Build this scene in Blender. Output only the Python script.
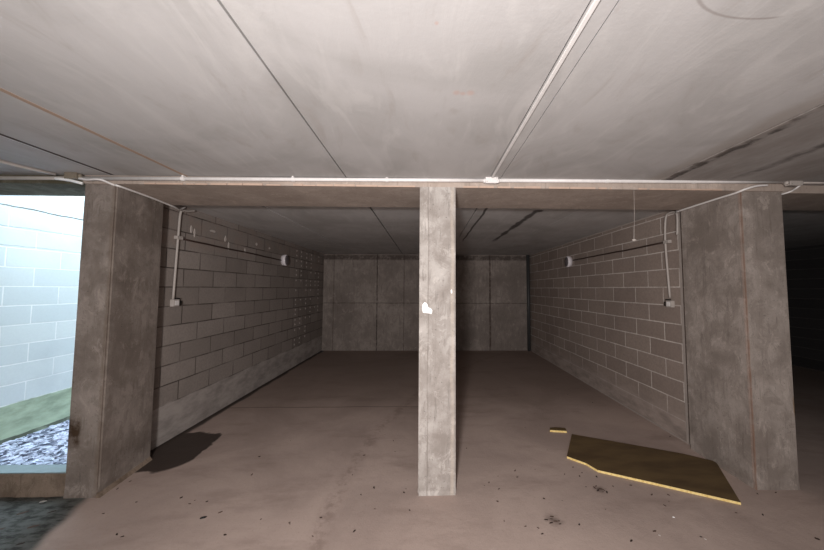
import bpy, bmesh, math, random
from mathutils import Vector, Matrix
for o in list(bpy.data.objects): bpy.data.objects.remove(o)
SC = bpy.context.scene; COL = SC.collection
# ------------------------------------------------------------------ camera
cd = bpy.data.cameras.new('camera'); cam = bpy.data.objects.new('camera', cd); COL.objects.link(cam)
F = Vector((0.0223927, 0.9982243, 0.0551982)); R = Vector((0.9997378, -0.0226228, 0.0035458)); U = R.cross(F)
cam.matrix_world = Matrix(((R.x, U.x, -F.x, 0), (R.y, U.y, -F.y, 0), (R.z, U.z, -F.z, 1.62), (0, 0, 0, 1)))
cd.sensor_width = 36; cd.lens = 304.8425/824*36
cd.shift_x = (412-433.58)/824; cd.shift_y = (271.977-275)/824; cd.clip_start = .02
SC.camera = cam
# ------------------------------------------------------------------ world and lamps
w = bpy.data.worlds.new('sky'); SC.world = w; w.use_nodes = True
w.node_tree.nodes['Background'].inputs[0].default_value = (.66, .85, 1, 1)
w.node_tree.nodes['Background'].inputs[1].default_value = 14
def lamp(name, kind, loc, energy, color, aim=None, **kw):
    l = bpy.data.lights.new(name, kind); l.energy = energy; l.color = color
    for k, v in kw.items(): setattr(l, k, v)
    o = bpy.data.objects.new(name, l); o.location = loc; COL.objects.link(o)
    if aim: o.rotation_euler = (Vector(aim)-Vector(loc)).to_track_quat('-Z', 'Y').to_euler()
    return o
lamp('flash_spot', 'SPOT', (-.34, -1.0, 1.72), 580, (1, .955, .935), aim=(.15, 3, 1.45), spot_size=math.radians(150), spot_blend=1.0, shadow_soft_size=.13)  # unseen flash-like lamp added behind the camera
lamp('ceiling_bounce', 'AREA', (0, -1.2, .9), 36, (1, .95, .92), aim=(0.0, .6, 2.5), shape='DISK', size=1.2)
vs = SC.view_settings; vs.view_transform = 'Standard'; vs.look = 'None'; vs.gamma = 1; vs.exposure = 0; vs.use_curve_mapping = False
SC.cycles.max_bounces = 8; SC.cycles.diffuse_bounces = 5
# ------------------------------------------------------------------ materials
def srgb(r, g, b):
    f = lambda c: (c/255/12.92 if c <= 10 else ((c/255+.055)/1.055)**2.4)
    return (f(r), f(g), f(b), 1)
class NT:
    def __init__(s, name, rough=.85, spec=.3):
        s.m = bpy.data.materials.new(name); s.m.use_nodes = True; s.t = s.m.node_tree
        s.b = s.t.nodes['Principled BSDF']; s.b.inputs['Roughness'].default_value = rough
        s.b.inputs['Specular IOR Level'].default_value = spec
        s.co = s.n('ShaderNodeTexCoord').outputs['Object']
    def n(s, t, **kw):
        x = s.t.nodes.new(t)
        for k, v in kw.items(): setattr(x, k, v)
        return x
    def put(s, sock, v):
        if isinstance(v, bpy.types.NodeSocket): s.t.links.new(v, sock)
        elif v is not None: sock.default_value = v
    def math(s, op, a, b=None, c=None, clamp=False):
        x = s.n('ShaderNodeMath', operation=op, use_clamp=clamp)
        for i, v in enumerate((a, b, c)): s.put(x.inputs[i], v)
        return x.outputs[0]
    def xyz(s, v=None):
        x = s.n('ShaderNodeSeparateXYZ'); s.put(x.inputs[0], v or s.co); return x.outputs
    def comb(s, a, b, c=0.0):
        x = s.n('ShaderNodeCombineXYZ')
        for i, v in enumerate((a, b, c)): s.put(x.inputs[i], v)
        return x.outputs[0]
    def noise(s, scale, detail=5, rough=.55, stretch=(1, 1, 1), dist=0.0, seed=0.0):
        mp = s.n('ShaderNodeMapping'); s.put(mp.inputs[0], s.co); mp.inputs['Scale'].default_value = stretch
        mp.inputs['Location'].default_value = (seed, seed*1.7, seed*.6)
        x = s.n('ShaderNodeTexNoise'); s.put(x.inputs['Vector'], mp.outputs[0])
        x.inputs['Scale'].default_value = scale; x.inputs['Detail'].default_value = detail
        x.inputs['Roughness'].default_value = rough; x.inputs['Distortion'].default_value = dist
        return x.outputs[0]
    def ramp(s, v, lo, hi, a=0.0, b=1.0, smooth=True):
        x = s.n('ShaderNodeMapRange', interpolation_type='SMOOTHSTEP' if smooth else 'LINEAR')
        for i, q in enumerate((v, lo, hi, a, b)): s.put(x.inputs[i], q)
        return x.outputs[0]
    def mix(s, f, a, b, mode='MIX'):
        x = s.n('ShaderNodeMix', data_type='RGBA', blend_type=mode)
        s.put(x.inputs[0], f); s.put(x.inputs[6], a); s.put(x.inputs[7], b); return x.outputs[2]
    def bump(s, h, strength=.3, dist=.01, prev=None):
        x = s.n('ShaderNodeBump'); x.inputs['Strength'].default_value = strength; x.inputs['Distance'].default_value = dist
        s.put(x.inputs['Height'], h)
        if prev: s.put(x.inputs['Normal'], prev)
        return x.outputs[0]
    def done(s, col, nrm=None, rough=None):
        s.put(s.b.inputs['Base Color'], col)
        if nrm: s.put(s.b.inputs['Normal'], nrm)
        if rough is not None: s.put(s.b.inputs['Roughness'], rough)
        return s.m
def near(s, v, c, wd, soft):      # 1 inside |v-c|<wd, falling to 0 over soft
    d = s.math('ABSOLUTE', s.math('SUBTRACT', v, c))
    return s.ramp(d, wd if not isinstance(wd, bpy.types.NodeSocket) else wd, s.math('ADD', wd, soft), 1.0, 0.0)
def plain(name, c, rough=.6, spec=.4):
    s = NT(name, rough, spec); n = s.noise(30, 3)
    return s.done(s.mix(s.ramp(n, .3, .75, 0, .25), c, tuple(x*.6 for x in c[:3])+(1,)))
def concrete(name, base, dark, streak=.5, scale=3.0, seed=0.0, rust=None, pale=None, boards=0.0):
    s = NT(name, .88, .25); pale = pale or tuple(min(.75, x*1.35) for x in base[:3])+(1,)
    big = s.noise(scale, 6, .6, seed=seed); col = s.mix(s.ramp(big, .35, .68), base, dark)
    st = s.noise(9, 5, .65, (1, 1, .12), seed=seed+3)
    col = s.mix(s.math('MULTIPLY', s.ramp(st, .5, .72), streak), col, dark)
    sp = s.noise(14, 6, .75, (1, 1, .5), seed=seed+9)
    col = s.mix(s.math('MULTIPLY', s.ramp(sp, .58, .72), .5), col, pale)
    md = s.noise(7, 8, .78, (1, 1, .7), dist=.6, seed=seed+13)
    col = s.mix(s.ramp(md, .42, .5, .55, 0), col, dark); col = s.mix(s.ramp(md, .54, .64, 0, .45), col, pale)
    fs = s.noise(38, 4, .7, (1, 1, .09), seed=seed+17); col = s.mix(s.ramp(fs, .56, .68, 0, .4), col, tuple(x*.6 for x in dark[:3])+(1,))
    pit = s.noise(60, 3, .6, seed=seed+5)
    col = s.mix(s.math('MULTIPLY', s.ramp(pit, .64, .72), .55), col, tuple(x*.35 for x in dark[:3])+(1,))
    X, Y, Z = s.xyz()
    h = s.math('ADD', s.math('MULTIPLY', s.noise(25, 6, .7), .6), s.math('MULTIPLY', pit, -.5))
    if rust:
        for (ax, c, wd, so, cc, f, z0, z1) in rust:
            v = (X, Y, Z)[0 if isinstance(c, tuple) else ax]; cor = c if isinstance(c, tuple) else None; c = c[0] if cor else c; wob = s.math('MULTIPLY_ADD', s.noise(4, 4, .6, (1, 1, .6), seed=c), .03, -.015)
            m = near(s, s.math('ADD', v, wob), c, wd, so)
            if cor: m = s.math('MULTIPLY', m, s.ramp(Y, cor[1]+.002, cor[1]+.02, 1.0, 0.0))
            m = s.math('MULTIPLY', m, s.ramp(Z, z0-.08, z0)); m = s.math('MULTIPLY', m, s.ramp(Z, z1, z1+.08, 1.0, 0.0))
            m = s.math('MULTIPLY', m, s.ramp(s.noise(11, 4, .6, seed=c+2), .3, .55, .35, 1.0))
            col = s.mix(s.math('MULTIPLY', m, f), col, cc)
    return s.done(col, s.bump(h, .35, .012))
def blocks(name, face, face2, mortar, x0, z0, band=None, axis=1, msize=.007, dz=.205, deep=-1.0, mort_var=.5, plaster=None, crack=False):
    s = NT(name, .9, .2); X, Y, Z = s.xyz(); a = (X, Y)[axis]
    wob = s.math('MULTIPLY_ADD', s.noise(2.2, 3, .5), .012, -.006)
    vec = s.comb(s.math('SUBTRACT', a, x0), s.math('ADD', s.math('SUBTRACT', Z, z0), wob))
    b = s.n('ShaderNodeTexBrick', offset=.5, offset_frequency=2); s.put(b.inputs['Vector'], vec)
    b.inputs['Color1'].default_value = face; b.inputs['Color2'].default_value = face2; b.inputs['Mortar'].default_value = mortar
    for k, v in (('Scale', 1.0), ('Mortar Size', msize), ('Mortar Smooth', .25), ('Bias', 0.0), ('Brick Width', .475), ('Row Height', dz)): b.inputs[k].default_value = v
    fac = b.outputs['Fac']
    bc = s.n('ShaderNodeTexBrick', offset=.5, offset_frequency=2); s.put(bc.inputs['Vector'], vec)
    bc.inputs['Color1'].default_value = face; bc.inputs['Color2'].default_value = face2; bc.inputs['Mortar'].default_value = face
    for k, v in (('Scale', 1.0), ('Mortar Size', 0.0), ('Brick Width', .475), ('Row Height', dz)): bc.inputs[k].default_value = v
    mm = s.math('MULTIPLY', fac, s.ramp(s.noise(2.6, 4, .6, seed=4), .3, .6, 1-mort_var, 1.0))
    col = s.mix(mm, bc.outputs['Color'], mortar)
    g = s.noise(40, 5, .7); col = s.mix(s.ramp(g, .35, .7, 0, .08 if crack else .35), col, tuple(x*.5 for x in face[:3])+(1,))
    big = s.noise(1.3, 5, .6, seed=7); col = s.mix(s.ramp(big, .42, .7, 0, .25), col, tuple(x*.55 for x in face2[:3])+(1,))
    h = s.math('MULTIPLY', mm, deep)
    if plaster:
        pz0, pz1, pc = plaster
        m = s.math('MULTIPLY', s.ramp(Z, pz0, pz0+.06), s.ramp(s.noise(4, 5, .7, (1, 1, 1), seed=2), .45, .62, 0, .6))
        col = s.mix(m, col, pc)
    if band:
        zb, cb, soft = band
        m = s.ramp(s.math('ADD', Z, s.math('MULTIPLY_ADD', s.noise(6, 4), .05, -.025)), zb-soft, zb+soft, 1.0, 0.0)
        cb2 = s.mix(s.ramp(s.noise(3, 6, .65, (1, 1, 2.5), seed=1), .35, .7), cb, tuple(x*.62 for x in cb[:3])+(1,))
        col = s.mix(m, col, cb2); h = s.math('MULTIPLY', h, s.math('SUBTRACT', 1.0, m))
    if crack:
        zw = s.math('ADD', Z, s.math('MULTIPLY_ADD', s.noise(3.5, 4, .6, seed=31), .05, -.025))
        for cz, wd, f in ((2.47, .004, .9), (2.26, .001, .45), (2.06, .001, .35), (.03, .02, .8)):
            m = s.math('MULTIPLY', near(s, zw, cz, wd, .006), s.ramp(s.noise(5, 4, .6, seed=cz), .3, .5, .5, 1.0))
            col = s.mix(s.math('MULTIPLY', m, f), col, srgb(70, 70, 62))
    h = s.math('ADD', h, s.math('MULTIPLY', g, .05 if crack else .35))
    return s.done(col, s.bump(h, .55, .008))
def ceiling_mat():
    s = NT('ceiling_concrete', .85, .25); X, Y, Z = s.xyz()
    base = srgb(184, 181, 180); col = s.mix(s.ramp(s.noise(.9, 5, .6, dist=1.2), .35, .7), base, srgb(166, 163, 161))
    sw = s.noise(2.2, 6, .62, (1.8, .6, 1), dist=1.6, seed=3)
    col = s.mix(s.ramp(sw, .5, .7, 0, .5), col, srgb(196, 193, 191)); col = s.mix(s.ramp(sw, .3, .46, .4, 0), col, srgb(160, 152, 147))
    xn = s.math('ADD', X, s.math('MULTIPLY_ADD', s.noise(5, 6, .75, (1, .5, 1), seed=5), .22, -.11))
    # damp bays of the ceiling: right of the mouldy joint, and left end
    col = s.mix(s.math('MULTIPLY', s.math('MULTIPLY', s.ramp(X, 1.9, 1.98), s.ramp(Y, 2.6, 2.9, 1.0, 0.0)), s.ramp(s.noise(2, 6, .7, (1.2, .5, 1), seed=8), .3, .65, .3, .75)), col, srgb(128, 120, 114))
    front = s.ramp(Y, 2.7, 2.9, 1.0, 0.0); back = s.math('SUBTRACT', 1.0, front)
    wet = s.ramp(s.noise(1.7, 4, .6, seed=12), .38, .55)
    m = s.math('MULTIPLY', s.math('MULTIPLY', near(s, xn, 1.985, s.math('MULTIPLY', wet, .02), .035), front), s.ramp(s.noise(6, 4, .65, seed=2), .4, .58, .15, 1.0))
    m2 = s.math('MULTIPLY', s.math('MULTIPLY', near(s, xn, 2.52, .01, .06), front), wet)
    ya = s.ramp(Y, 3.42, 3.5); yb = s.ramp(Y, 5.4, 6.0, 1.0, 0.0)
    wd = s.ramp(s.noise(2.4, 3, .6, (1, 1, 1), seed=15), .35, .65, .004, .03)
    xs = s.math('ADD', X, s.math('MULTIPLY_ADD', s.noise(2, 3, .5, seed=21), .05, -.025))
    m3 = s.math('MULTIPLY', s.math('MULTIPLY', near(s, xs, 1.275, wd, .035), ya), yb)
    dd = s.math('SQRT', s.math('ADD', s.math('POWER', s.math('SUBTRACT', X, 1.30), 2.0), s.math('POWER', s.math('SUBTRACT', Y, 3.50), 2.0)))
    m3 = s.math('MAXIMUM', m3, s.ramp(dd, .04, .075, 1.0, 0.0))
    m4 = s.math('MULTIPLY', near(s, xs, .68, .008, .012), back); m4 = s.math('MULTIPLY', m4, yb)
    mm = s.math('MAXIMUM', s.math('MAXIMUM', m, m2), s.math('MAXIMUM', m3, m4))
    col = s.mix(s.math('MULTIPLY', mm, .85), col, srgb(56, 49, 47))
    # brown halo of the mouldy joint, orange rust marks, long hook shaped water mark
    col = s.mix(s.math('MULTIPLY', s.math('MULTIPLY', near(s, xn, 1.90, .0, .13), front), .45), col, srgb(150, 138, 128))
    for (cx, cy, r) in ((.135, 1.37, .018), (.165, 1.375, .014), (.20, 1.37, .02), (.03, 1.0, .008)):
        d = s.math('SQRT', s.math('ADD', s.math('POWER', s.math('SUBTRACT', X, cx), 2.0), s.math('POWER', s.math('SUBTRACT', Y, cy), 2.0)))
        col = s.mix(s.ramp(d, r*.3, r*1.4, .28, 0.0), col, srgb(190, 130, 105))
    d = s.math('ABSOLUTE', s.math('SUBTRACT', s.math('SQRT', s.math('ADD', s.math('POWER', s.math('DIVIDE', s.math('SUBTRACT', X, 1.08), 2.0), 2.0), s.math('POWER', s.math('SUBTRACT', Y, .82), 2.0))), .135))
    hk = s.math('MULTIPLY', s.ramp(d, .001, .006, 1.0, 0.0), s.math('MULTIPLY', s.ramp(X, 1.15, 1.2, 1.0, 0.0), s.ramp(Y, .8, .86)))
    col = s.mix(s.math('MULTIPLY', hk, .45), col, srgb(120, 108, 102))
    h = s.math('ADD', s.math('MULTIPLY', sw, .8), s.math('MULTIPLY', s.noise(45, 4), .2))
    return s.done(col, s.bump(h, .25, .01))
def floor_mat():
    s = NT('dusty_floor', .9, .2); X, Y, Z = s.xyz()
    dust = s.mix(s.ramp(s.noise(.9, 6, .6, dist=.8), .35, .68), srgb(178, 160, 151), srgb(160, 143, 135))
    dust = s.mix(s.ramp(s.noise(2.0, 6, .65, (.7, 2.2, 1), seed=3), .5, .72, 0, .5), dust, srgb(140, 123, 115))
    dust = s.mix(s.ramp(s.noise(55, 4, .7), .55, .75, 0, .35), dust, srgb(122, 106, 98))
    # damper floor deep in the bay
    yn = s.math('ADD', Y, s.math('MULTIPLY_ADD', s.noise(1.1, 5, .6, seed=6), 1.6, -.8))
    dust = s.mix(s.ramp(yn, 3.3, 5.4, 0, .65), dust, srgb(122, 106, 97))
    # curved wheel track
    tr = s.math('ADD', X, s.math('MULTIPLY', s.math('POWER', s.math('SUBTRACT', Y, 2.2), 2.0), -.085))
    tn = s.math('ADD', tr, s.math('MULTIPLY_ADD', s.noise(6, 5, .7, (1, .5, 1), seed=11), .1, -.05))
    m = s.math('MULTIPLY', near(s, tn, -.70, .01, .10), s.ramp(s.noise(12, 4, .7, (1, 1, 1), seed=13), .42, .62, .05, .45))
    dust = s.mix(m, dust, srgb(118, 100, 92))
    m = s.math('MULTIPLY', near(s, s.math('ADD', Y, s.math('MULTIPLY_ADD', s.noise(1.5, 3), .1, -.05)), 4.3, .004, .02), s.ramp(X, .1, .2, .45, 0))
    dust = s.mix(m, dust, srgb(80, 66, 58))
    # bare grey floor at the left, past the edge of the dust
    ed = s.math('ADD', s.math('ADD', X, s.math('MULTIPLY', s.math('SUBTRACT', Y, 2.03), .42)), s.math('MULTIPLY_ADD', s.noise(3, 4, .5, seed=17), .16, -.08))
    gm = s.math('MULTIPLY', s.ramp(ed, -2.46, -2.37, 1.0, 0.0), s.ramp(Y, 2.52, 2.56, 1.0, 0.0))
    grey = s.mix(s.ramp(s.noise(7, 6, .7, (1.2, 3, 1), seed=19), .4, .65), srgb(92, 92, 88), srgb(52, 51, 48))
    col = s.mix(gm, dust, grey)
    for (cx, cy, rr) in ((.90, 2.215, .085), (1.41, 2.53, .07)):      # soot smears
        d = s.math('SQRT', s.math('ADD', s.math('POWER', s.math('SUBTRACT', X, cx), 2.0), s.math('POWER', s.math('SUBTRACT', Y, cy), 2.0)))
        d = s.math('ADD', d, s.math('MULTIPLY_ADD', s.noise(14, 4, .7, (.7, 1.6, 1), seed=rr), .12, -.06))
        col = s.mix(s.ramp(d, 0.0, rr, .65, 0.0), col, srgb(78, 66, 60))
    # wet patch at the foot of the left wall, plus painted shade of its base gap
    wx = s.math('MULTIPLY_ADD', s.noise(3.0, 4, .55, seed=23), .28, -.14)
    dx = s.math('DIVIDE', s.math('ADD', s.math('SUBTRACT', X, -2.56), wx), .34); dy = s.math('DIVIDE', s.math('ADD', s.math('SUBTRACT', Y, 3.20), wx), .37)
    r2 = s.math('ADD', s.math('POWER', dx, 4.0), s.math('POWER', s.math('ABSOLUTE', dy), 4.0))
    wm = s.ramp(r2, .8, 1.15, 1.0, 0.0)
    strip = s.math('MULTIPLY', s.ramp(s.math('ADD', X, s.math('MULTIPLY', wx, .4)), -2.685, -2.64, 1.0, 0.0), s.ramp(Y, 3.0, 3.1))
    wm = s.math('MAXIMUM', wm, s.math('MULTIPLY', strip, .95))
    col = s.mix(s.math('MULTIPLY', wm, .92), col, srgb(48, 40, 36))
    rough = s.ramp(wm, 0.0, 1.0, .9, .55)
    h = s.math('ADD', s.math('MULTIPLY', s.noise(5, 6, .6), .8), s.math('MULTIPLY', s.noise(90, 3, .6), .15))
    return s.done(col, s.bump(h, .35, .02), rough)
M = {}
M['ceil'] = ceiling_mat(); M['floor'] = floor_mat()
M['pc'] = concrete('pillar_concrete_pale', srgb(178, 172, 167), srgb(140, 132, 126), .5, 3.2, 1.0, rust=[(0, .118, .006, .012, srgb(196, 182, 166), .35, 0, 3), (0, -.078, .002, .006, srgb(120, 112, 106), .6, 0, 3)])
M['pl'] = concrete('pillar_concrete_brown', srgb(140, 130, 123), srgb(108, 98, 91), .6, 2.6, 4.0,
    rust=[(0, (.128, -.252), .008, .02, srgb(100, 84, 70), .4, 0, 3), (0, -.065, .03, .03, srgb(58, 42, 26), .95, .42, .56)])
M['pr'] = concrete('pillar_concrete_grey', srgb(158, 148, 141), srgb(124, 114, 107), .55, 2.8, 7.0,
    rust=[(0, (-.178, -.288), .006, .014, srgb(128, 96, 78), .7, 0, 3), (0, .18, .008, .012, srgb(110, 80, 30), .9, .63, .70)])
M['beam'] = concrete('beam_concrete', srgb(176, 162, 152), srgb(158, 144, 134), .2, 2.0, 9.0)
M['lintel'] = concrete('lintel_concrete', srgb(118, 112, 98), srgb(84, 78, 62), .3, 2.5, 10.0)
M['kerb'] = concrete('kerb_concrete', srgb(138, 122, 108), srgb(100, 86, 74), .4, 4, 12.0)
M['back'] = concrete('back_wall_concrete', srgb(150, 140, 133), srgb(122, 112, 106), .5, 1.2, 14.0,
    rust=[(0, -1.31, .008, .012, srgb(52, 42, 38), .8, 0, 3), (0, 1.687, .012, .02, srgb(70, 56, 50), .8, 0, 3), (0, -2.45, .006, .01, srgb(80, 68, 62), .6, 0, 3), (2, 1.24, .006, .01, srgb(70, 60, 55), .6, 0, 3), (2, 2.45, .04, .05, srgb(60, 50, 46), .7, 0, 3), (0, -.6, .006, .01, srgb(70, 60, 55), .6, 0, 3)])
M['bl'] = blocks('block_wall_dark_joints', srgb(150, 141, 135), srgb(133, 124, 118), srgb(74, 66, 62), 3.7125, .40, band=(.40, srgb(168, 160, 155), .012), deep=-1.0, mort_var=.75, plaster=(2.05, 3, srgb(140, 126, 118)))
M['br'] = blocks('block_wall_pale_joints', srgb(154, 140, 131), srgb(142, 128, 120), srgb(214, 205, 198), 3.507, .009, band=(.26, srgb(166, 152, 144), .16), deep=-.5, mort_var=.55)
M['bo'] = blocks('block_wall_painted', srgb(218, 224, 222), srgb(206, 214, 214), srgb(240, 242, 240), 3.7125, .40, band=(.40, srgb(184, 200, 172), .008), deep=-.5, mort_var=.5, crack=True)
M['bn'] = blocks('block_wall_neighbour', srgb(60, 58, 58), srgb(52, 50, 50), srgb(84, 80, 78), 0.1, .009, axis=0, deep=-.6)
M['garage'] = concrete('rear_concrete', srgb(150, 143, 138), srgb(120, 112, 106), .3, 2, 20.0)
M['pvc'] = plain('white_pvc', srgb(226, 222, 220), .45)
M['pvc_grey'] = plain('aged_grey_pvc', srgb(176, 168, 162), .5)
M['dirty'] = plain('dirty_plastic', srgb(128, 118, 104), .7)
M['kerb_daylit'] = plain('daylit_kerb_top', srgb(128, 140, 142), .6)
M['black'] = plain('black_plastic', srgb(26, 24, 23), .5)
M['cable'] = plain('dark_brown_cable', srgb(58, 40, 34), .7)
M['pipe'] = plain('dark_grey_pipe', srgb(66, 66, 66), .5)
M['sealant'] = plain('orange_brown_sealant', srgb(172, 148, 130), .8)
M['plaster'] = plain('pale_plaster', srgb(184, 175, 169), .9)
M['residue'] = plain('pinkish_mortar_residue', srgb(188, 164, 148), .9)
M['white'] = plain('white_paint', srgb(246, 246, 246), .6)
M['fillet'] = plain('corner_mortar', srgb(164, 154, 147), .9)
def glass_mat():
    s = NT('opal_glass', .25, .5); return s.done(srgb(232, 226, 230))
M['opal'] = glass_mat(); M['smoke'] = plain('grey_lens', srgb(92, 86, 88), .3)
def board_mat():
    s = NT('brown_board_face', .75, .3)
    col = s.mix(s.ramp(s.noise(3, 5, .6, (.6, 2, 1)), .35, .7), srgb(98, 80, 54), srgb(78, 62, 42))
    col = s.mix(s.ramp(s.noise(40, 3, .6), .72, .78, 0, .5), col, srgb(150, 125, 90))
    return s.done(col, s.bump(s.noise(60, 3), .15, .003))
M['board'] = board_mat()
def edge_mat():
    s = NT('yellow_chipboard_edge', .8, .2)
    col = s.mix(s.ramp(s.noise(60, 3, .6), .4, .7), srgb(240, 216, 150), srgb(216, 184, 112))
    return s.done(s.mix(s.ramp(s.noise(14, 3, .6), .66, .7), col, srgb(70, 50, 26)))
M['edge'] = edge_mat()
M['chip'] = plain('dark_litter', srgb(52, 38, 32), .9)
M['chip_b'] = plain('brown_litter', srgb(78, 60, 52), .9)
M['stone'] = None
def rubble_mat():
    s = NT('blue_grey_rubble', .7, .4)
    v = s.n('ShaderNodeTexVoronoi'); s.put(v.inputs['Vector'], s.co); v.inputs['Scale'].default_value = 26
    return s.done(s.mix(s.ramp(v.outputs['Color'], .2, .8), srgb(72, 76, 94), srgb(205, 208, 226)))
M['stone'] = rubble_mat()
# ------------------------------------------------------------------ mesh helpers
def obj(name, bm, m, parent=None, smooth=False, mats=None):
    me = bpy.data.meshes.new(name); bmesh.ops.recalc_face_normals(bm, faces=bm.faces); bm.to_mesh(me); bm.free()
    for q in (mats or [m]): me.materials.append(q)
    if smooth:
        for p in me.polygons: p.use_smooth = True
    o = bpy.data.objects.new(name, me); COL.objects.link(o); o.parent = parent
    return o
def box(bm, x0, x1, y0, y1, z0, z1, bev=0):
    vs_ = [bm.verts.new((x, y, z)) for x in (x0, x1) for y in (y0, y1) for z in (z0, z1)]
    fs = [bm.faces.new([vs_[i] for i in f]) for f in ((0, 1, 3, 2), (4, 6, 7, 5), (0, 4, 5, 1), (2, 3, 7, 6), (0, 2, 6, 4), (1, 5, 7, 3))]
    if bev: bmesh.ops.bevel(bm, geom=list({e for f in fs for e in f.edges}), offset=bev, segments=2, affect='EDGES', profile=.6)
    return bm
def bx(*a, **k): return box(bmesh.new(), *a, **k)
def prism(bm, pts, z0, z1):
    lo = [bm.verts.new((x, y, z0)) for x, y in pts]; hi = [bm.verts.new((x, y, z1)) for x, y in pts]; n = len(pts)
    bm.faces.new(lo[::-1]); bm.faces.new(hi)
    for i in range(n): bm.faces.new((lo[i], lo[(i+1) % n], hi[(i+1) % n], hi[i]))
    return bm
def tube(bm, pts, r, seg=10):
    pts = [Vector(p) for p in pts]; rings = []; up = None
    for i, p in enumerate(pts):
        t = (pts[min(i+1, len(pts)-1)]-pts[max(i-1, 0)]).normalized()
        if up is None: up = t.orthogonal().normalized()
        up = (up-t*up.dot(t)).normalized(); sd = t.cross(up)
        rings.append([bm.verts.new(p+(up*math.cos(a)+sd*math.sin(a))*r) for a in [2*math.pi*k/seg for k in range(seg)]])
    for a, b in zip(rings, rings[1:]):
        for k in range(seg): bm.faces.new((a[k], a[(k+1) % seg], b[(k+1) % seg], b[k]))
    bm.faces.new(rings[0][::-1]); bm.faces.new(rings[-1]); return bm
def smooth_path(pts, n=6):
    P = [Vector(p) for p in pts]; P = [P[0]]+P+[P[-1]]; out = []
    for i in range(1, len(P)-2):
        for k in range(n):
            t = k/n; a, b, c, d = P[i-1:i+3]
            out.append(.5*((2*b)+(c-a)*t+(2*a-5*b+4*c-d)*t*t+(3*b-a-3*c+d)*t**3))
    out.append(P[-2]); return out
def tag(o, label=None, cat=None, group=None, kind=None):
    for k, v in (('label', label), ('category', cat), ('group', group), ('kind', kind)):
        if v: o[k] = v
    return o
def struct(o): o['kind'] = 'structure'; return o
def empty(name, loc, label, cat, group=None):
    o = bpy.data.objects.new(name, None); o.location = loc; o.empty_display_size = .1; COL.objects.link(o)
    return tag(o, label, cat, group)
def rooted(o, loc):      # move a top-level mesh's origin to its base
    v = Vector(loc); o.data.transform(Matrix.Translation(-v)); o.location = v; return o
ZC, ZB = 2.533, 2.463
XL, XR, YB = -2.722, 2.763, 8.108
# ------------------------------------------------------------------ setting
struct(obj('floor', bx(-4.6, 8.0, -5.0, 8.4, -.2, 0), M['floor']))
bm = bmesh.new()
def slabs(edges, y0, y1):
    for a, b in edges: box(bm, a, b, y0, y1, ZC, ZC+.12)
slabs([(-4.75, -2.575), (-2.535, -1.985), (-1.955, -.671), (-.661, .513), (.520, .602), (.607, 1.938), (1.95, 8.1)], -5.0, 2.80)
slabs([(-2.95, -1.845), (-1.818, -.650), (-.630, .560), (.570, 1.742), (1.754, 8.1)], 2.80, 8.4)
box(bm, -4.75, 8.1, -5.0, 2.85, ZC+.06, ZC+.3); box(bm, -2.95, 8.1, 2.85, 8.4, ZC+.05, ZC+.3)
ceil = struct(obj('ceiling', bm, M['ceil']))
obj('joint_shade', bx(-2.575, -2.535, -4.9, 2.49, ZC+.003, ZC+.06), M['cable'], ceil)  # dark strip standing in for the shade inside the open joint
obj('joint_sealant', box(bmesh.new(), -1.985, -1.955, -1.0, 2.49, ZC-.002, ZC+.06), M['sealant'], ceil)
# low upstands above the slab edge around the open light well
struct(obj('trim_1', bx(-2.95, -2.80, 2.85, 9.0, ZC+.0, 3.7), M['garage'])); struct(obj('trim_2', bx(-4.6, -2.95, 2.70, 2.84, ZC+.3, 3.7), M['garage']))
wl = struct(obj('wall_left', bx(-2.95, XL, 3.03, 8.3, 0.012, ZC), M['bl']))
wr = struct(obj('wall_right', bx(XR, 2.97, 3.13, 8.3, 0, ZC), M['br']))
struct(obj('wall_back', bx(XL, XR, YB, 8.3, 0, ZC), M['back']))
struct(obj('wall_outside', bx(-4.6, -4.35, 2.86, 9.2, -.2, 3.7), M['bo']))
struct(obj('wall_outside_end', bx(-4.35, -2.95, 9.0, 9.2, -.2, 3.7), M['bo']))
struct(obj('wall_neighbour', bx(2.97, 8.0, 6.98, 7.15, 0, ZC), M['bn']))
struct(obj('wall_neighbour_side', bx(7.9, 8.1, -5, 7.0, 0, ZC), M['bn']))
struct(obj('wall_left_front', bx(-4.75, -4.6, -5, 2.9, -.2, ZC), M['garage']))
struct(obj('wall_front', bx(-4.75, 8.1, -5.2, -5.0, -.2, ZC+.1), M['garage']))
struct(obj('wall_light_block', bx(3.5, 3.7, -5, 1.9, 0, ZC), M['garage']))  # unseen wall added to keep lamp light out of the right bay
struct(obj('trim_3', tube(bmesh.new(), [(XR-.004, 3.15, ZC-.01), (XR-.004, 8.1, ZC-.01)], .012, 6), M['fillet']))
struct(obj('trim_4', bx(XR-.008, XR, 3.13, 8.1, 0, .014), M['fillet']))
struct(obj('trim_5', bx(XR-.006, XR, 3.225, 3.258, 0.014, ZC-.03), M['fillet']))
for (y, z, a, b) in ((3.55, 2.30, .02, .05), (3.60, 2.27, .012, .07), (4.15, 2.28, .02, .05), (4.22, 2.20, .015, .07), (4.9, 2.32, .03, .03), (3.9, 2.34, .06, .02), (4.6, 2.18, .02, .05), (5.3, 2.31, .03, .02)):
    bm = bmesh.new(); rnd = random.Random(int(y*100)); n = 8
    lo = [bm.verts.new((XL-.002, y+a*math.cos(t)*rnd.uniform(.6, 1.1), z+b*math.sin(t)*rnd.uniform(.6, 1.1))) for t in [2*math.pi*k/n for k in range(n)]]
    hi = [bm.verts.new((XL+.006, q.co.y*.9+y*.1, q.co.z*.9+z*.1)) for q in lo]
    bm.faces.new(hi)
    for k in range(n): bm.faces.new((lo[k], lo[(k+1) % n], hi[(k+1) % n], hi[k]))
    obj('plaster_smear', bm, M['plaster'], wl)
rnd = random.Random(5)
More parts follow.
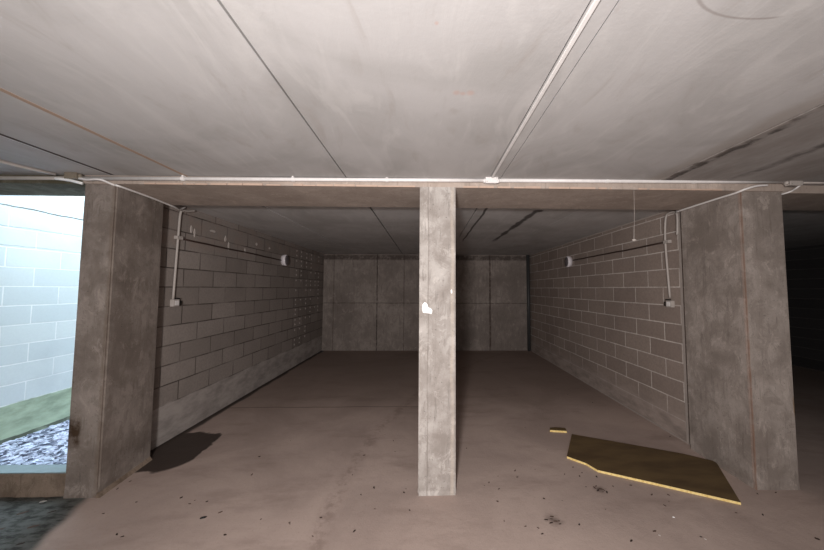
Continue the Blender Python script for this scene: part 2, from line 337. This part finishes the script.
for i, y in enumerate((6.42, 6.66, 6.95, 7.22, 7.50, 7.72)):
    for k in range(10):
        z = .51+.205*k
        if rnd.random() < (.12 if i < 4 else .45) or (k < 2 and i > 2): continue
        for dz in ((.045,) if rnd.random() < .45 else (.05, -.045)):
            bm = bmesh.new(); bmesh.ops.create_icosphere(bm, subdivisions=1, radius=.02)
            for v in bm.verts: v.co = Vector((XL+max(-.002, v.co.x*.4), y+v.co.y*rnd.uniform(.8, 1.5)+.0, z+dz+v.co.z*rnd.uniform(.7, 1.5)))
            if len(wl.children) < 98: obj('adhesive_dab', bm, M['plaster'], wl, True)
# ------------------------------------------------------------------ beams, pillars, kerb
b = empty('concrete_beam', (0, 2.81, ZB), 'long brown-grey concrete beam across the bay, resting on all three pillars', 'beam')
def beam_body(x0, x1, y0, y1): return bx(x0, x1, y0-2.81, y1-2.81, 0, ZC-ZB, bev=.004)
obj('body', beam_body(-2.795, 3.05, 2.492, 3.13), M['beam'], b)
rnd = random.Random(3)
for (x0, x1) in ((-2.3, -1.2), (-1.1, -.1), (.3, .95), (1.02, 1.55), (1.78, 2.5)):      # rough mortar along the lower front arris
    bm = bmesh.new(); x = x0
    while x < x1:
        l = rnd.uniform(.05, .22); box(bm, x, min(x+l, x1), 2.483-2.81, 2.495-2.81, -.003, rnd.uniform(.008, .016), bev=.002); x += l+rnd.choice((0.004, .01, .03))
    obj('mortar_residue', bm, M['residue'], b)
o = rooted(obj('concrete_beam', bx(-4.6, -2.797, 2.50, 2.85, ZB, ZC, bev=.004), M['lintel']), (-3.7, 2.67, ZB)); tag(o, 'short dirty greenish concrete lintel over the bright opening at the far left', 'beam')
o = rooted(obj('concrete_beam', bx(3.052, 8.0, 2.54, 3.10, ZB, ZC, bev=.004), M['beam']), (5.5, 2.8, ZB)); tag(o, 'shadowy concrete beam running on right past the outer right pillar', 'beam')
p = empty('concrete_pillar', (.09, 2.64, 0), 'slim pale grey square concrete pillar in the middle with a white paint splash', 'pillar')
def jag(bm, seed, lim=.06, amp=.006):
    r = random.Random(seed)
    for v in bm.verts:
        if v.co.z < lim: v.co.x += r.uniform(-amp, amp); v.co.y += r.uniform(-amp, amp)
    return bm
bm = bmesh.new(); box(bm, -.150, .146, -.155, .15, 0, ZB)
bmesh.ops.bevel(bm, geom=[e for e in bm.edges if abs(e.verts[0].co.z-e.verts[1].co.z) > 1], offset=.008, segments=2, affect='EDGES')
bmesh.ops.subdivide_edges(bm, edges=[e for e in bm.edges if abs(e.verts[0].co.z-e.verts[1].co.z) > 1], cuts=80)
jag(bm, 2); pbody = obj('shaft', bm, M['pc'], p); pbody.location = (0, 0, 0)
bm = bmesh.new()      # splash, 9 cm, slightly raised paint
pts = [(-.033, -.045), (.040, -.055), (.046, -.03), (.036, -.012), (.012, -.002), (.006, .02), (-.004, .036), (-.020, .040), (-.036, .022), (-.040, -.01)]
lo = [bm.verts.new((-.088+x, -.1545, 1.472+z)) for x, z in pts]; hi = [bm.verts.new((-.088+x*.96, -.1575, 1.472+z*.96)) for x, z in pts]
bm.faces.new(hi); [bm.faces.new((lo[k], lo[(k+1) % 10], hi[(k+1) % 10], hi[k])) for k in range(10)]
o = obj('paint_splash', bm, M['white'], p); o['label'] = 'small bright white splash of paint'
bm = bmesh.new(); pts = [(0, .018), (.006, .006), (.007, -.012), (0, -.02), (-.006, -.01), (-.006, .008)]
lo = [bm.verts.new((.112+x, -.1545, 1.60+z)) for x, z in pts]; hi = [bm.verts.new((.112+x, -.157, 1.60+z)) for x, z in pts]
bm.faces.new(hi); [bm.faces.new((lo[k], lo[(k+1) % 6], hi[(k+1) % 6], hi[k])) for k in range(6)]
o = obj('paint_fleck', bm, M['white'], p)
p = empty('concrete_pillar', (-2.68, 2.76, 0), 'broad brown stained concrete pillar at left beside the bright opening', 'pillar')
def shaft(pts, c, mat, parent, bev=.012):
    bm = prism(bmesh.new(), [(x-c[0], y-c[1]) for x, y in pts], 0, ZB)
    bmesh.ops.bevel(bm, geom=[e for e in bm.edges if abs(e.verts[0].co.z-e.verts[1].co.z) > 1], offset=bev, segments=2, affect='EDGES')
    bmesh.ops.subdivide_edges(bm, edges=[e for e in bm.edges if abs(e.verts[0].co.z-e.verts[1].co.z) > 1], cuts=60)
    return obj('shaft', jag(bm, 4), mat, parent)
def world_mat_offset(o): pass
shaft([(-2.796, 2.505), (-2.536, 2.508), (-2.604, 3.04), (-2.796, 3.04)], (-2.68, 2.76), M['pl'], p)
bm = bmesh.new()
for (y0, y1) in ((2.50, 2.76), (2.76, 3.03)):
    xa = -2.536-(y0-2.508)*.128; xb = -2.536-(y1-2.508)*.128
    vs_ = [bm.verts.new((x+2.68, y-2.76, z)) for x, y, z in ((xa-.01, y0, 0), (xa+.022, y0, 0), (xa-.002, y0, .035), (xb-.01, y1, 0), (xb+.022, y1, 0), (xb-.002, y1, .035))]
    for f in ((0, 1, 2), (3, 5, 4), (0, 3, 4, 1), (1, 4, 5, 2), (0, 2, 5, 3)): bm.faces.new([vs_[i] for i in f])
obj('mortar_fillet', bm, M['kerb'], p)
p = empty('concrete_pillar', (2.86, 2.8, 0), 'wide grey concrete pillar at right with a rust line down its corner', 'pillar')
shaft([(2.676, 2.512), (3.046, 2.502), (3.046, 3.12), (2.694, 3.15)], (2.86, 2.8), M['pr'], p)
bm = bmesh.new(); box(bm, -4.6, -2.797, 2.515, 2.64, 0, .176, bev=.008); bmesh.ops.subdivide_edges(bm, edges=[e for e in bm.edges if abs(e.verts[0].co.x-e.verts[1].co.x) > 1], cuts=30); jag(bm, 8, .03, .004)
for v in bm.verts: v.co -= Vector((-3.7, 2.58, 0))
kb = empty('concrete_kerb', (-3.7, 2.58, 0), 'low brown concrete kerb under the bright opening at far left', 'kerb')
obj('body', bm, M['kerb'], kb); obj('daylit_top', bx(-.9, .903, -.062, .05, .176, .184, bev=.002), M['kerb_daylit'], kb)['label'] = 'pale blue-grey strip of painted daylight on the kerb top'  # daylight on the kerb top is put into this strip's colour
# outside ground
struct(obj('floor_outside', bx(-4.35, -2.95, 2.642, 9.0, 0.001, .01), M['stone']))
rnd = random.Random(11); bm = bmesh.new()
for i in range(2600):
    x = rnd.uniform(-4.33, -2.97); y = 2.72+(rnd.random()**1.6)*4.5; s_ = rnd.uniform(.008, .028)*(1.2 if rnd.random() < .1 else 1)
    m = Matrix.Translation((x, y, .012+s_*.15)) @ Matrix.Rotation(rnd.uniform(0, 6.3), 4, 'Z') @ Matrix.Rotation(rnd.uniform(-.35, .35), 4, 'X') @ Matrix.Diagonal((s_*1.5, s_*.8, s_*.35, 1))
    g = bmesh.ops.create_icosphere(bm, subdivisions=1, radius=1, matrix=m)
    for v in g['verts']: v.co += Vector((rnd.uniform(-.2, .2), rnd.uniform(-.2, .2), rnd.uniform(-.1, .1)))*s_
tag(obj('rubble', bm, M['stone']), 'blue-grey stone rubble and litter covering the ground outside the opening', 'rubble', kind='stuff')
# ------------------------------------------------------------------ conduits and fittings
def clip_bm(x, y, z, r, ax='x', w=.012):
    bm = bmesh.new()
    n = 10; d = {'x': Vector((1, 0, 0)), 'y': Vector((0, 1, 0)), 'z': Vector((0, 0, 1))}[ax]*w
    tube(bm, [Vector((x, y, z))-d, Vector((x, y, z))+d], r, n); return bm
pr = empty('conduit_pipe', (0, 2.471, 2.50), 'long white plastic conduit running along the front of the beams', 'pipe')
def zz(x): return 2.4945+(x+3.3)*.0064
bm = tube(bmesh.new(), [(x, -.0, zz(x)-2.50) for x in (-4.5, -3.3, -2.894)], .014, 12); obj('pipe', bm, M['pvc_grey'], pr, True)
bm = tube(bmesh.new(), [(x, .0, zz(x)-2.50) for x in (-2.768, -1, 0, .463)], .015, 12); obj('pipe', bm, M['pvc'], pr, True)
bm = tube(bmesh.new(), [(x, .0, zz(x)-2.50) for x in (.595, 1.5, 2.4, 3.02)], .015, 12); obj('pipe', bm, M['pvc'], pr, True)
bm = tube(bmesh.new(), [(x, .0, zz(x)-2.50) for x in (3.16, 3.6)]+[(5, 0, 2.5165-2.5)], .014, 12); obj('pipe', bm, M['pvc_grey'], pr, True)
for x in (-1.978, -1.096, -.331, 1.504, 2.246):
    bm = clip_bm(x, 0, zz(x)-2.5, .018); box(bm, x-.006, x+.006, -.010, .020, zz(x)-2.5+.008, min(zz(x)-2.5+.030, .0325)); obj('clip', bm, M['pvc'], pr)
def junction(x, y, z, w, h, mat, label, lidm=None):
    e = empty('junction_box', (x, y, z), label, 'junction box')
    obj('housing', bx(-w/2, w/2, -.02, .022, -h/2, h/2, bev=.006), mat, e)
    ld = obj('lid', bx(-w/2-.004, w/2+.004, -.028, -.019, -h/2-.004, h/2+.004, bev=.003), lidm or mat, e)
    for s_ in (-1, 1): obj('screw', tube(bmesh.new(), [(s_*(w/2-.008), -.0275, s_*(h/2-.008)), (s_*(w/2-.008), -.0295, s_*(h/2-.008))], .003, 8), M['dirty'], ld)
    for s_ in (-1, 1): obj('cable_gland', tube(bmesh.new(), [(s_*w/2, 0, 0), (s_*(w/2+.018), 0, 0)], .019, 10), mat, e, True)
junction(.529, 2.462, 2.512, .095, .045, M['pvc'], 'clean white junction box at the middle of the beam conduit')
junction(-2.83, 2.462, 2.512, .085, .05, M['dirty'], 'dirt-crusted brown junction box over the left pillar')
junction(3.09, 2.462, 2.525, .10, .05, M['pvc_grey'], 'greyish junction box over the right pillar')
e = empty('cable_trunking', (.532, 2.42, ZC), 'slim white cable trunking running forward along the ceiling from the middle junction box', 'trunking')
obj('channel', bx(-.009, .009, -3.4, .02, -.006, -.0005, bev=.0015), M['pvc'], e)
obj('cover', bx(-.0075, .0075, -3.4, .018, -.0085, -.006, bev=.001), M['pvc'], e)
e = empty('conduit_pipe', (-3.02, 2.42, ZC), 'grey conduit on the ceiling running forward at the far left', 'pipe')
obj('pipe', tube(bmesh.new(), [(0.06, .03, -.012), (-.02, -.12, -.012), (-.06, -.3, -.012), (-.10, -3, -.012)], .012, 10), M['pvc_grey'], e, True)
o = rooted(obj('cable', tube(bmesh.new(), smooth_path([(-2.79, 2.462, 2.497), (-2.72, 2.45, 2.480), (-2.60, 2.44, 2.478), (-2.556, 2.50, 2.458), (-2.520, 2.53, 2.450), (-2.548, 2.83, 2.452), (-2.580, 3.03, 2.452), (-2.60, 3.16, 2.452), (-2.66, 3.30, 2.462), (-2.70, 3.42, 2.52)]), .0085, 8), M['pvc'], None, True), (-2.6, 2.8, 2.45))
tag(o, 'thin pale cable running back under the beam along the left pillar', 'cable')
o = rooted(obj('cable', tube(bmesh.new(), smooth_path([(2.86, 2.455, 2.50), (2.76, 2.45, 2.490), (2.68, 2.46, 2.468), (2.655, 2.53, 2.453), (2.655, 2.70, 2.453), (2.668, 3.10, 2.453), (2.70, 3.20, 2.46), (2.745, 3.23, 2.50)]), .0085, 8), M['pvc'], None, True), (2.66, 2.8, 2.45))
tag(o, 'thin pale cable running back under the beam along the right pillar', 'cable')
o = rooted(obj('cable', tube(bmesh.new(), smooth_path([(3.16, 2.46, 2.512), (3.13, 2.48, 2.48), (3.08, 2.492, 2.452), (3.065, 2.62, 2.448), (3.065, 3.0, 2.448)]), .007, 8), M['pvc'], None, True), (3.1, 2.5, 2.45))
tag(o, 'short white cable curling under the right junction box round the outer pillar side', 'cable')
o = rooted(obj('cable', tube(bmesh.new(), smooth_path([(-2.96, 2.452, 2.487), (-2.90, 2.446, 2.480), (-2.83, 2.448, 2.470), (-2.76, 2.462, 2.452)]), .011, 8), M['white'], None, True), (-2.85, 2.45, 2.47))
tag(o, 'short shiny white cable hanging under the left junction box', 'cable')
# switch drops on both walls
def drop(side, yc, label, slabel):
    X = XL if side < 0 else XR; q = -side; e = empty('switch_conduit', (X, yc, 0), label, 'pipe')
    xx = q*.022
    if side < 0: path = [(xx, .20, 2.515), (xx, .10, 2.485), (xx, .04, 2.475), (xx, 0.0, 2.43), (xx, -.015, 2.15), (xx, -.04, 1.50)]
    else: path = [(xx, -.15, 2.22), (xx, -.16, 2.42), (xx, -.13, 2.475), (xx, -.06, 2.485), (xx, 0, 2.44), (xx, .02, 2.15), (xx, -.015, 1.53)]
    obj('pipe', tube(bmesh.new(), smooth_path(path, 5), .0115, 10), M['pvc_grey'], e, True)
    zc_ = 2.165; obj('clip', bx(min(0, q*.04), max(0, q*.04), -.045, .035, zc_-.018, zc_+.018, bev=.004), M['pvc_grey'], e)
    ys = -.02; s = empty('light_switch', (X, yc+ys, 1.46), slabel, 'switch')
    a, b_ = sorted((q*.001, q*.042))
    hs = obj('housing', bx(a, b_, -.035, .045, -.038, .038, bev=.006), M['pvc_grey'], s)
    a, b_ = sorted((q*.042, q*.046)); obj('rocker', bx(a, b_, -.02, .03, -.024, .024, bev=.002), M['pvc'], hs)
    a, b_ = sorted((q*.004, q*.034)); obj('cable_gland', bx(a, b_, .045, .085, -.026, .022, bev=.006), M['black'], s)
    obj('cable_gland', bx(a, b_, .01, .06, .038, .052, bev=.004), M['black'], s)
drop(-1, 3.36, 'pale conduit dropping down the dark-jointed left block wall to a switch', 'small grey-white switch box on the left block wall beside the left pillar')
drop(1, 3.40, 'pale conduit with a looped top dropping down the right block wall', 'small grey-white switch box on the right block wall beside the right pillar')
for side, yy0, yy1, lab in ((-1, 3.42, 5.72, 'thin dark cable running level along the left block wall to its lamp'), (1, 3.44, 5.66, 'thin reddish-brown cable running level along the right block wall to its lamp')):
    X = XL if side < 0 else XR; q = -side
    rnd = random.Random(side+5); pts = [(X+q*.010, yy0+(yy1-yy0)*k/12, 2.165-.02*k/12*(side < 0)+rnd.uniform(-.004, .004)) for k in range(13)]
    tag(rooted(obj('wall_cable', tube(bmesh.new(), pts, .010, 8), M['cable'], None, True), (X, yy0, 2.16)), lab, 'cable')
def bulkhead(side, y, z, label):
    X = XL if side < 0 else XR; q = -side; e = empty('bulkhead_lamp', (X, y, z), label, 'lamp')
    def lathe(prof, mat, name):
        bm = bmesh.new(); n = 28; rings = []
        for (d, r) in prof: rings.append([bm.verts.new((q*d, r*.80*math.cos(t), r*1.05*math.sin(t))) for t in [2*math.pi*k/n for k in range(n)]])
        for a, b_ in zip(rings, rings[1:]):
            for k in range(n): bm.faces.new((a[k], a[(k+1) % n], b_[(k+1) % n], b_[k]))
        bm.faces.new(rings[0]); bm.faces.new(rings[-1]); return obj(name, bm, mat, e, True)
    lathe([(0.001, .098), (.07, .10), (.076, .092)], M['opal'], 'housing')
    lathe([(.074, .086), (.088, .08), (.096, .06), (.10, .02)], M['smoke'], 'lens')
bulkhead(-1, 5.80, 2.15, 'white-rimmed bulkhead lamp high on the left block wall')
bulkhead(1, 5.78, 2.15, 'white-rimmed bulkhead lamp high on the right block wall')
e = empty('hanging_string', (1.742, 2.50, ZB), 'thin pale string with a small knotted end hanging from the beam at right', 'string')
obj('string', tube(bmesh.new(), [(0, -.012, 0), (-.002, -.012, -.2), (-.012, -.012, -.425)], .0011, 6), M['pvc_grey'], e)
bm = bmesh.new(); bmesh.ops.create_icosphere(bm, subdivisions=2, radius=.012, matrix=Matrix.Translation((-.012, -.012, -.43)) @ Matrix.Diagonal((1.5, 1, .9, 1))); obj('knot', bm, M['pvc_grey'], e, True)
o = rooted(obj('drain_pipe', tube(bmesh.new(), [(XR-.065, YB-.06, 0), (XR-.065, YB-.06, ZC)], .042, 16), M['pipe'], None, True), (XR-.065, YB-.06, 0)); tag(o, 'dark grey vertical pipe in the far right corner of the bay', 'pipe')
# ------------------------------------------------------------------ boards on the floor
pts = [(1.613, 3.429), (1.352, 2.987), (1.41, 2.93), (1.475, 2.87), (1.524, 2.762), (1.9, 2.575), (2.374, 2.335), (2.706, 2.878), (2.50, 3.02), (2.05, 3.23)]
def boardbm(pts, z0, z1):
    bm = prism(bmesh.new(), pts, z0, z1)
    bmesh.ops.recalc_face_normals(bm, faces=bm.faces)
    for f in bm.faces: f.material_index = 0 if abs(f.normal.z) > .5 else 1
    return bm
o = rooted(obj('chipboard_sheet', boardbm(pts, .002, .021), None, None, False, [M['board'], M['edge']]), (2, 2.9, 0))
tag(o, 'large broken brown chipboard sheet with a bright yellow edge lying by the right pillar', 'board')
o = rooted(obj('chipboard_offcut', boardbm([(1.409, 3.529), (1.592, 3.502), (1.606, 3.575), (1.50, 3.60), (1.43, 3.585)], .001, .022), None, None, False, [M['board'], M['edge']]), (1.5, 3.54, 0))
tag(o, 'tiny strip of yellow-edged chipboard lying behind the large sheet', 'board')
# ------------------------------------------------------------------ litter
rnd = random.Random(21); protos = []
def flake(n, seed):
    r = random.Random(seed); bm = bmesh.new()
    P = [(math.cos(t)*r.uniform(.6, 1.1), math.sin(t)*r.uniform(.6, 1.1)) for t in [2*math.pi*k/n for k in range(n)]]
    lo = [bm.verts.new((x, y*.5, 0)) for x, y in P]; hi = [bm.verts.new((x*.8, y*.4, .35+r.uniform(-.12, .25))) for x, y in P]
    c = bm.verts.new((0, 0, .5)); bm.faces.new(lo[::-1])
    for k in range(n):
        bm.faces.new((lo[k], lo[(k+1) % n], hi[(k+1) % n], hi[k])); bm.faces.new((hi[k], hi[(k+1) % n], c))
    return bm
for k in range(6):
    o = obj('litter_flake', flake(5+k % 3, k), M['chip' if k % 2 else 'chip_b']); protos.append([o, False])
def put(x, y, s_, label, group, k=None, name=None, mat=None, rz=None, flat=1.0):
    i = rnd.randrange(6) if k is None else k
    if mat is None and not name:
        if not protos[i][1]: o = protos[i][0]; protos[i][1] = True
        else: o = protos[i][0].copy(); COL.objects.link(o)
    else: o = obj(name, flake(6, int(x*100)), mat)
    o.location = (x, y, 0.0005); o.rotation_euler = (0, 0, rnd.uniform(0, 3.1) if rz is None else rz)
    s_ *= 1.0; o.scale = (s_, s_*rnd.uniform(.7, 1.1), s_*.6*flat); tag(o, label, 'debris', group); return o
LEFT = [(-2.188, 2.449), (-2.312, 2.334), (-2.028, 2.143), (-1.975, 2.124), (-1.661, 2.446), (-1.889, 2.493), (-1.772, 2.424), (-1.763, 2.461), (-.943, 2.224), (-1.155, 2.259), (-1.317, 2.126), (-1.513, 2.779), (-1.601, 3.064), (-2.486, 2.609), (-1.485, 2.33), (-2.476, 2.702), (-1.441, 3.369), (-.349, 3.353), (-.307, 3.134), (-.602, 3.073), (-.421, 2.587), (-.509, 2.502), (-.373, 2.346), (-.74, 2.266), (-.476, 2.141), (-.738, 2.104), (-.934, 2.213), (-.16, 2.568), (-.173, 2.523), (-.118, 2.328), (-.639, 2.761), (-.454, 3.488)]
MID = [(1.039, 3.124), (1.226, 3.144), (.413, 3.188), (1.16, 3.642), (.796, 2.799), (.626, 2.722), (.79, 2.706), (.982, 2.814), (.483, 2.598), (.53, 2.637), (.595, 2.554), (.547, 2.409), (.916, 2.434), (1.047, 2.408), (1.06, 2.171), (.773, 2.096), (.765, 2.147), (.685, 2.163), (1.217, 2.739), (.549, 2.214), (.873, 2.872), (1.315, 2.567), (1.327, 2.312)]
BRD = [(1.335, 2.71), (1.38, 2.757), (1.341, 2.843), (1.479, 2.70), (1.543, 2.571), (1.535, 2.104), (2.256, 2.26), (1.916, 2.46), (2.432, 2.237), (1.797, 2.343), (1.786, 2.464), (1.328, 2.03), (1.862, 2.386), (1.698, 2.58)]
WAL = [(2.640, 2.46), (2.80, 2.47), (2.692, 3.40), (2.70, 4.30), (2.385, 4.409), (2.181, 4.751)]
FOOT = [q for q in LEFT if -.25 < q[0]]; FAR = [q for q in LEFT if q[1] > 3]; NEARL = [q for q in LEFT if q[0] < -1.45 and q not in FAR]
OPEN = [q for q in LEFT if q not in FOOT and q not in FAR and q not in NEARL]
for lst, lab, grp in ((FOOT, 'tiny dark crumb close to the left foot of the middle pillar', 'crumbs at the foot of the middle pillar'),
                      (FAR, 'small dark crumb on the floor well inside the bay, left of the middle pillar', 'crumbs inside the bay'),
                      (NEARL, 'small dark crumb on the brown floor in front of the left pillar', 'litter in front of the left pillar'),
                      (OPEN, 'small dark crumb on open floor left of the middle pillar, along the wheel track', 'litter along the wheel track'),
                      (MID, 'small dark crumb of litter between the middle pillar and the chipboard sheet', 'litter between pillar and board'),
                      (BRD, 'small dark splinter on the floor in front of the chipboard sheet', 'splinters in front of the board'),
                      (WAL, 'small dark crumb lying at the foot of the right wall and pillar', 'litter along the right wall')):
    for x, y in lst: put(x, y, rnd.uniform(.007, .016), lab, grp)
for x, y in [(.89, 2.226), (.871, 2.19), (.934, 2.207), (.90, 2.25), (.93, 2.18), (.85, 2.22), (.91, 2.205)]: put(x, y, rnd.uniform(.012, .02), 'brown flake in the sooty smear of litter nearest the camera', 'smear of flakes near the camera', rz=rnd.uniform(-.3, .3), flat=.3)
for x, y in [(1.405, 2.578), (1.417, 2.54), (1.42, 2.504), (1.39, 2.522), (1.38, 2.56), (1.45, 2.50), (1.44, 2.53)]: put(x, y, rnd.uniform(.012, .022), 'dark flake in the small heap before the broken corner of the board', 'heap of flakes by the board', flat=.5)
for x, y in [(-2.75, 2.10), (-2.66, 2.22), (-2.85, 2.20), (-3.0, 2.28), (-2.56, 2.08), (-2.9, 2.35), (-2.50, 1.98), (-2.7, 2.36)]: put(x, y, rnd.uniform(.018, .04), 'dark wet scrap on the bare grey floor before the kerb', 'scraps on the grey floor', rz=rnd.uniform(.4, .9), flat=.3)
put(-1.572, 2.279, .028, 'large black rectangular chip alone on the floor at left', None, name='dark_chip', mat=M['black'], rz=.5, flat=.8)
put(1.765, 2.226, .011, 'white pebble on the floor in front of the chipboard sheet', None, name='white_pebble', mat=M['white'])
put(1.808, 2.053, .013, 'black chip with a pale fleck beside it near the camera at right', None, name='dark_chip', mat=M['black'])
put(1.820, 2.035, .011, 'pale pebble touching the black chip near the camera at right', None, name='pale_pebble', mat=M['plaster'])
put(1.545, 2.072, .011, 'pale crumb near the camera right of the middle pillar', None, name='pale_crumb', mat=M['plaster'])
put(2.553, 2.022, .020, 'lone dark twig scrap at the lower right corner of the floor', None, name='twig_scrap', mat=M['chip'], rz=-.7)
put(-2.90, 2.47, .03, 'white scrap of paper lying at the foot of the kerb', None, name='paper_scrap', mat=M['pvc_grey'], rz=.2, flat=.3)
for q in protos:
    if not q[1]: bpy.data.objects.remove(q[0])
